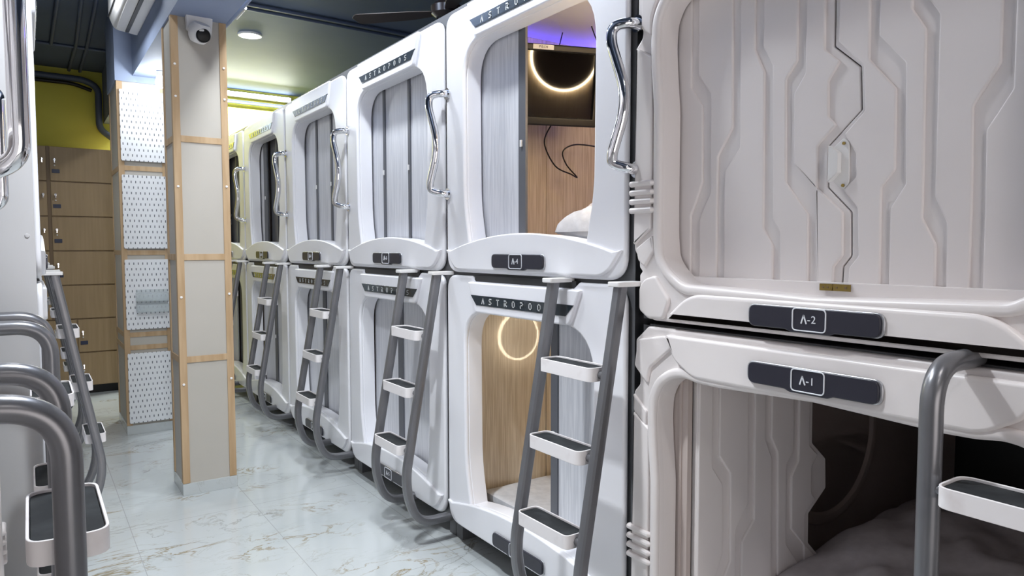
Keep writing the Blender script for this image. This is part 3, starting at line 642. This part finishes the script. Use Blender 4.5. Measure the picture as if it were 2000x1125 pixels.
pods = {o['label'].split('badge ')[1].split(',')[0] if 'badge A-' in o['label'] else o['label']: o for o in COL.objects if o.name.startswith('sleeping_pod')}
podA4 = [o for o in COL.objects if o.name.startswith('sleeping_pod') and 'badge A-4,' in o['label']][0]
podA3 = [o for o in COL.objects if o.name.startswith('sleeping_pod') and 'under the A-4' in o['label']][0]
ring_light(podA4, .566, .40, .85, .19, -1, 'ring'); ring_light(podA3, .566, 1.18, .66, .165, -1, 'ring_low')
dome = obj('ceiling_dome', MB().lathe([(.12, 0), (.14, -.03), (.21, -.045), (.28, -.03), (.32, 0)], Matrix.Translation((.20, .80, 1.130)), 48), 'plastic_white', podA4, label='round white ceiling moulding')
obj('blue_lamp', MB().lathe([(0, -.004), (.125, -.004), (.125, -.012), (0, -.012)], Matrix.Translation((.20, .80, 1.132)), 40), 'blue_led', dome, label='blue glowing disc')
obj('cove', MB().box(-.567, -.50, .15, 1.9, 1.02, 1.035).box(-.51, -.50, .15, 1.9, 1.035, 1.06), 'plastic_white', podA4)
obj('led_strip', MB().box(-.56, -.53, .15, 1.9, 1.036, 1.044), 'blue_led', podA4, label='blue light strip in the cove')
obj('ceiling_lining', MB().box(-.567, .567, .11, 1.96, 1.127, 1.131), 'plastic_white', podA4, label='white pod ceiling')
def pod_lamp(root, loc, e, col, r=.05):
    l = bpy.data.lights.new('pod_lamp_light', 'POINT'); l.energy = e; l.color = col; l.shadow_soft_size = r
    o = bpy.data.objects.new('pod_lamp_light', l); COL.objects.link(o); o.location = root.matrix_basis @ Vector(loc); return o
podA4.matrix_basis; bpy.context.view_layer.update()
pod_lamp(podA4, (-.52, .9, 1.085), .5, (.15, .12, 1.0), .02)

# ------------------------------------------------------------------ pillars
def pillar(label, x0, x1, y0, y1, levels, front_pegs, top=2.605):
    root = thing('clad_pillar', label, 'pillar', ((x0+x1)/2, (y0+y1)/2, 0)); w, d = (x1-x0)/2, (y1-y0)/2
    obj('plaster_core', MB().box(-w+.006, w-.006, -d+.006, d-.006, 0, top), 'board', root, label='cream board core')
    obj('stone_base', MB().box(-w-.001, w+.001, -d-.001, d+.001, 0, .066, .002), 'marble_plinth', root, label='marble tiled base')
    s = .037
    for sx in (-1, 1):
        for sy in (-1, 1):
            a, b = sorted((sx*w, sx*(w-s))); c, e = sorted((sy*d, sy*(d-.007)))
            obj('corner_batten', MB().box(a, b, c, e, .068, top, .001), 'wood', root)
            a, b = sorted((sx*w, sx*(w-.0062))); c, e = sorted((sy*(d-.008), sy*(d-s)))
            obj('corner_batten', MB().box(a, b, c, e, .068, top, .001), 'wood', root)
    for z in levels:
        obj('cross_batten', MB().box(-w+s, w-s, -d, -d+.007, z-.017, z+.017, .001), 'wood', root)
        obj('cross_batten', MB().box(-w, -w+.0062, -d+s, d-s, z-.017, z+.017, .001), 'wood', root)
        obj('cross_batten', MB().box(w-.0062, w, -d+s, d-s, z-.017, z+.017, .001), 'wood', root)
    return root
p1 = pillar('near square pillar clad in cream boards and pine battens', .659, .941, 4.15, 4.45, (1.957, 1.318, .755), False)
for i, z in enumerate((2.18, 1.70, 1.10, .62, 2.35)):
    for sx in (-1, 1):
        obj('screw_cap', MB().lathe([(0, 0), (.007, 0), (.006, .005), (0, .006)], Matrix.Translation((sx*.124, -.15, z+(.01 if sx > 0 else 0))) @ Matrix.Rotation(pi/2, 4, 'X'), 14), 'plastic_white', p1)
p2 = pillar('far square pillar hung with perforated boards',   .552, .872, 5.76, 6.32, (1.945, 1.335, .735, .64), True, 2.56)
struct('trim_2', MB().box(.545, .872, 5.755, 6.33, 2.56, CEIL), 'blue_paint')
pegs = [('uppermost', 1.995, 2.50), ('second from the top', 1.365, 1.895), ('third from the top, behind a clear tray', .775, 1.285), ('lowest', .085, .60)]
for n, z0, z1 in pegs:
    o = obj('perforated_board', MB().plate(fillet([(-.145, 0), (.145, 0), (.145, z1-z0), (-.145, z1-z0)], .008, 3), -.006, .006, bevel=.001, res=1), 'peg', None, (.713, 5.750, z0)); tag(o, f'white perforated board on the far pillar, {n}', 'pegboard', 'perforated boards on the far pillar')
for k, z in enumerate((.98, .90)):
    tr = MB().box(-.105, .105, -.004, 0, 0, .085).box(-.105, .105, -.045, -.004, 0, .003).box(-.105, .105, -.048, -.045, 0, .055).box(-.107, -.105, -.048, 0, 0, .06).box(.105, .107, -.048, 0, 0, .06)
    tag(obj('clear_tray', tr, 'acrylic', None, (.738, 5.742, z)), 'clear plastic tray on the third perforated board, ' + ('upper one' if k == 0 else 'lower one'), 'tray', 'clear trays')
hk = obj('coat_hook', MB().tube(path([(0, 0, 0), (.03, 0, -.01), (.035, 0, -.04), (.0, 0, -.055)], .012, 5), .006).box(-.004, .004, -.012, .012, -.03, .03).tube([(.02, 0, -.008), (.035, 0, .018)], .006), 'black', None, (.944, 4.30, 1.545)); tag(hk, 'small black coat hook on the right edge of the near pillar', 'hook')

# security camera on the near pillar
sc_ = thing('security_camera', 'white dome security camera on top of the near pillar', 'camera', (.797, 4.148, 2.575))
obj('mount_plate', MB().plate(fillet([(-.062, -.045), (.062, -.045), (.068, .045), (-.068, .045)], .012, 4), -.045, .0, bevel=.008), 'plastic_white', sc_)
obj('camera_body', MB().lathe([(0, .05), (.04, .045), (.056, .02), (.058, -.01), (.05, -.035), (.036, -.055), (0, -.056)], Matrix.Translation((-.004, -.062, -.055)) @ Matrix.Rotation(radians(28), 4, 'X') @ Matrix.Rotation(radians(10), 4, 'Y'), 32), 'plastic_white', sc_)
lens_m = Matrix.Translation((.004, -.098, -.082)) @ Matrix.Rotation(radians(100), 4, 'X') @ Matrix.Rotation(radians(0), 4, 'Y')
obj('lens', MB().lathe([(.036, -.012), (.036, .014), (.032, .018), (.030, .016), (.018, .019), (0, .022)], lens_m, 32), 'black', sc_, label='black lens window')

# air conditioner on the beam
ac = thing('air_conditioner', 'white split air conditioner on the blue beam, top left', 'air conditioner', (.657, 4.98, 2.80), R_ROT)
# local x along -Y, local y towards the beam, front faces -x world
def acbody():
    o = fillet([(0, 0), (-.14, .02), (-.170, .10), (-.170, .255), (-.13, .275), (0, .275)], [.01, .03, .03, .02, .02, .01], 5)
    me = plate_mesh(o, [], .86, .01); return MB().add(me, Matrix(((0, 0, 1, 0), (1, 0, 0, 0), (0, 1, 0, 0), (0, 0, 0, 1))))
obj('casing', acbody(), 'plastic_white', ac)
obj('louvre', MB().box(-.38, .38, -.132, -.075, .004, .012, .002, mtx=Matrix.Rotation(radians(-6), 4, 'X')), 'plastic_white', ac)
obj('air_outlet', MB().box(-.385, .385, -.078, -.058, .0, .010), 'black', ac)
obj('seam_line', MB().box(-.432, .432, -.1725, -.165, .095, .100), 'grey_dark', ac)

# bulb
bl = thing('wall_bulb', 'glowing white bulb below the beam in front of the far pillar', 'light bulb', (.80, 5.50, 2.60))
obj('socket', MB().lathe([(0, 0), (.025, 0), (.025, -.03), (0, -.03)], n=20), 'plastic_white', bl)
obj('bulb', MB().lathe([(0, -.03), (.02, -.03), (.030, -.06), (.033, -.085), (.022, -.11), (0, -.118)], n=24), 'lamp_soft', bl)

# ------------------------------------------------------------------ ceiling fittings
for i, (x, y) in enumerate(DOWNLIGHTS):
    t = thing('ceiling_downlight', 'round white downlight in the ceiling above the right row, beside the near pillar' if i == 0 else 'added unseen ceiling downlight ' + ['', 'above the A-5 ladder', 'between the pillar and the left row', 'above the A-4 ladder', 'beside the near pillar on its left', 'behind the camera, right one', 'behind the camera, left one'][i], 'ceiling light', (x, y, CEIL), 0, None if i == 0 else 'added downlights nearer the camera')
    obj('trim_ring', MB().lathe([(.078, 0), (.094, 0), (.092, -.012), (.078, -.014), (.078, 0)], n=40), 'plastic_white', t)
    obj('diffuser', MB().lathe([(0, -.004), (.078, -.004), (.078, -.010), (0, -.012)], n=40), 'lamp', t)
tl = thing('tube_light', 'long white tube light high on the back wall', 'tube light', (1.85, 8.06, 3.035))
obj('housing', MB().box(-.66, .66, -.02, .035, -.025, .03, .006), 'plastic_white', tl)
obj('tube', MB().tube([(-.64, -.042, 0), (.64, -.042, 0)], .022, 16), 'lamp', tl)
def pipe(label, pts, r, m='blue_pipe', name='conduit', g=None, rr=.06):
    return tag(obj(name, MB().tube(path(pts, rr, 6), r, 12), m), label, 'pipe', g)
pipe('pale blue pipe along the back wall under the tube light', [(.95, 8.05, 2.955), (3.7, 8.05, 2.955)], .022, 'blue_pipe', 'wall_pipe')
pipe('thick grey pipe bending down the yellow wall above the lockers', [(-1.5, 8.04, 3.02), (.50, 8.04, 3.0), (.615, 8.04, 2.94), (.615, 8.04, 2.54), (.72, 8.04, 2.46)], .030, 'blue_pipe', 'drain_pipe', rr=.10)
pipe('black pipe below the ceiling line of the yellow wall', [(-1.5, 8.02, 2.955), (.40, 8.02, 2.95), (.56, 8.02, 2.90)], .018, 'black', 'wall_pipe')
pipe('ceiling conduit crossing from the beam to the right wall, nearer of two', [(.94, 5.20, 3.085), (3.7, 5.24, 3.085)], .013, g='ceiling conduits')
pipe('ceiling conduit crossing from the beam to the right wall, farther of two', [(.94, 5.30, 3.085), (3.7, 5.34, 3.085)], .013, g='ceiling conduits')
pipe('ceiling conduit running to the yellow wall, left of the pair', [(.30, 3.2, 3.085), (.39, 7.0, 3.085), (.38, 8.09, 3.085)], .014, g='ceiling conduits')
pipe('ceiling conduit running to the yellow wall, right of the pair', [(.40, 3.2, 3.085), (.47, 7.0, 3.085), (.47, 8.09, 3.085)], .014, g='ceiling conduits')
pipe('short ceiling conduit left of the pair, ending at a box', [(.225, 5.6, 3.085), (.215, 7.14, 3.085)], .014, g='ceiling conduits')
pipe('ceiling conduit crossing under the pair above the lockers', [(-2.4, 7.15, 3.088), (.66, 7.15, 3.088)], .012, g='ceiling conduits')
tag(obj('junction_box', MB().box(-.05, .05, -.05, .05, -.03, 0, .004), 'blue_pipe', None, (.225, 5.58, CEIL)), 'small blue junction box on the ceiling at upper left', 'junction box')
pipe('pale conduit following the lower right edge of the beam', [(.965, 2.6, 2.63), (.965, 4.3, 2.63)], .014, 'blue_paint', g='ceiling conduits')
tag(obj('cable_tie', MB().tube([(.985, 3.9, 2.63), (.985, 4.1, 2.63)], .008), 'plastic_white'), 'small white cable sleeve on the beam edge beside the security camera', 'cable sleeve')
# ceiling fan
fan = thing('ceiling_fan', 'dark brown ceiling fan above the right row of pods', 'ceiling fan', (2.06, 3.66, 2.74))
obj('down_rod', MB().tube([(0, 0, .04), (0, 0, CEIL-2.74)], .012).lathe([(0, .30), (.05, .34), (.06, .36), (0, .36)], n=24), 'chrome', fan, label='chrome rod')
obj('motor', MB().lathe([(0, -.035), (.06, -.032), (.088, -.01), (.092, .03), (.06, .06), (0, .065)], n=36), mat('dark_brown_enamel', (.02, .013, .011), .25, coat=.5), fan)
blade_m = mat('brown_blade', (.045, .035, .033), .4)
for k in range(3):
    a = radians(133.5+120*k)
    b = MB(); b.add(plate_mesh(fillet([(.08, -.03), (.22, -.055), (.56, -.062), (.585, .02), (.55, .06), (.22, .045), (.08, .03)], .02, 4), [], .006, .002), Matrix.Rotation(a, 4, 'Z') @ Matrix.Rotation(radians(9), 4, 'X'))
    obj('blade', b, blade_m, fan)

# ------------------------------------------------------------------ lockers
lk_y = 7.62; lk0 = .08; rows = 7; rh = (2.29-lk0)/rows
lo = thing('locker_cabinet', 'wooden bank of lockers with keys and navy number tags on the back wall', 'lockers', (.35, lk_y, 0))
obj('cabinet_body', MB().box(-1.4, .52, .018, .46, lk0, 2.29).box(-1.38, .50, .06, .44, 0, lk0), 'locker', lo)
obj('plinth', MB().box(-1.38, .50, .055, .062, 0, lk0), 'black', lo)
tags = ['3', '4', '9', '10', '13', '17', '18']
for r in range(rows):
    z1 = 2.29-r*rh-.006; z0 = z1-rh+.012
    if r < 5: cols = [(-.72, -.195, None), (-.165, .515, tags[r])]
    else: cols = [(-.72, -.005, None), (.008, .515, tags[r])]
    for (a, b, t) in cols:
        d = obj('locker_door', MB().box(a, b, 0, .018, z0, z1, .002), 'locker', lo)
        kx = a+.035 if t else b-.03
        k = obj('lock', MB().lathe([(0, 0), (.011, 0), (.011, .012), (0, .013)], Matrix.Translation((kx, 0, z1-.115)) @ Matrix.Rotation(pi/2, 4, 'X'), 16).box(kx-.004, kx+.004, -.03, -.012, z1-.145, z1-.105), 'chrome', d)
        if t:
            g = obj('number_tag', MB().plate(fillet([(kx-.022, z1-.235), (kx+.038, z1-.235), (kx+.038, z1-.200), (kx-.022, z1-.200)], .004, 2), -.004, .0, bevel=.001), 'tag', d, label='navy number tag')
            obj('knob', MB().lathe([(0, 0), (.007, 0), (.006, .010), (0, .012)], Matrix.Translation((kx, 0, z1-.165)) @ Matrix.Rotation(pi/2, 4, 'X'), 12), 'plastic_white', d)
obj('mid_post', MB().box(-.193, -.167, .004, .02, lk0+2*rh, 2.29), 'locker_edge', lo)
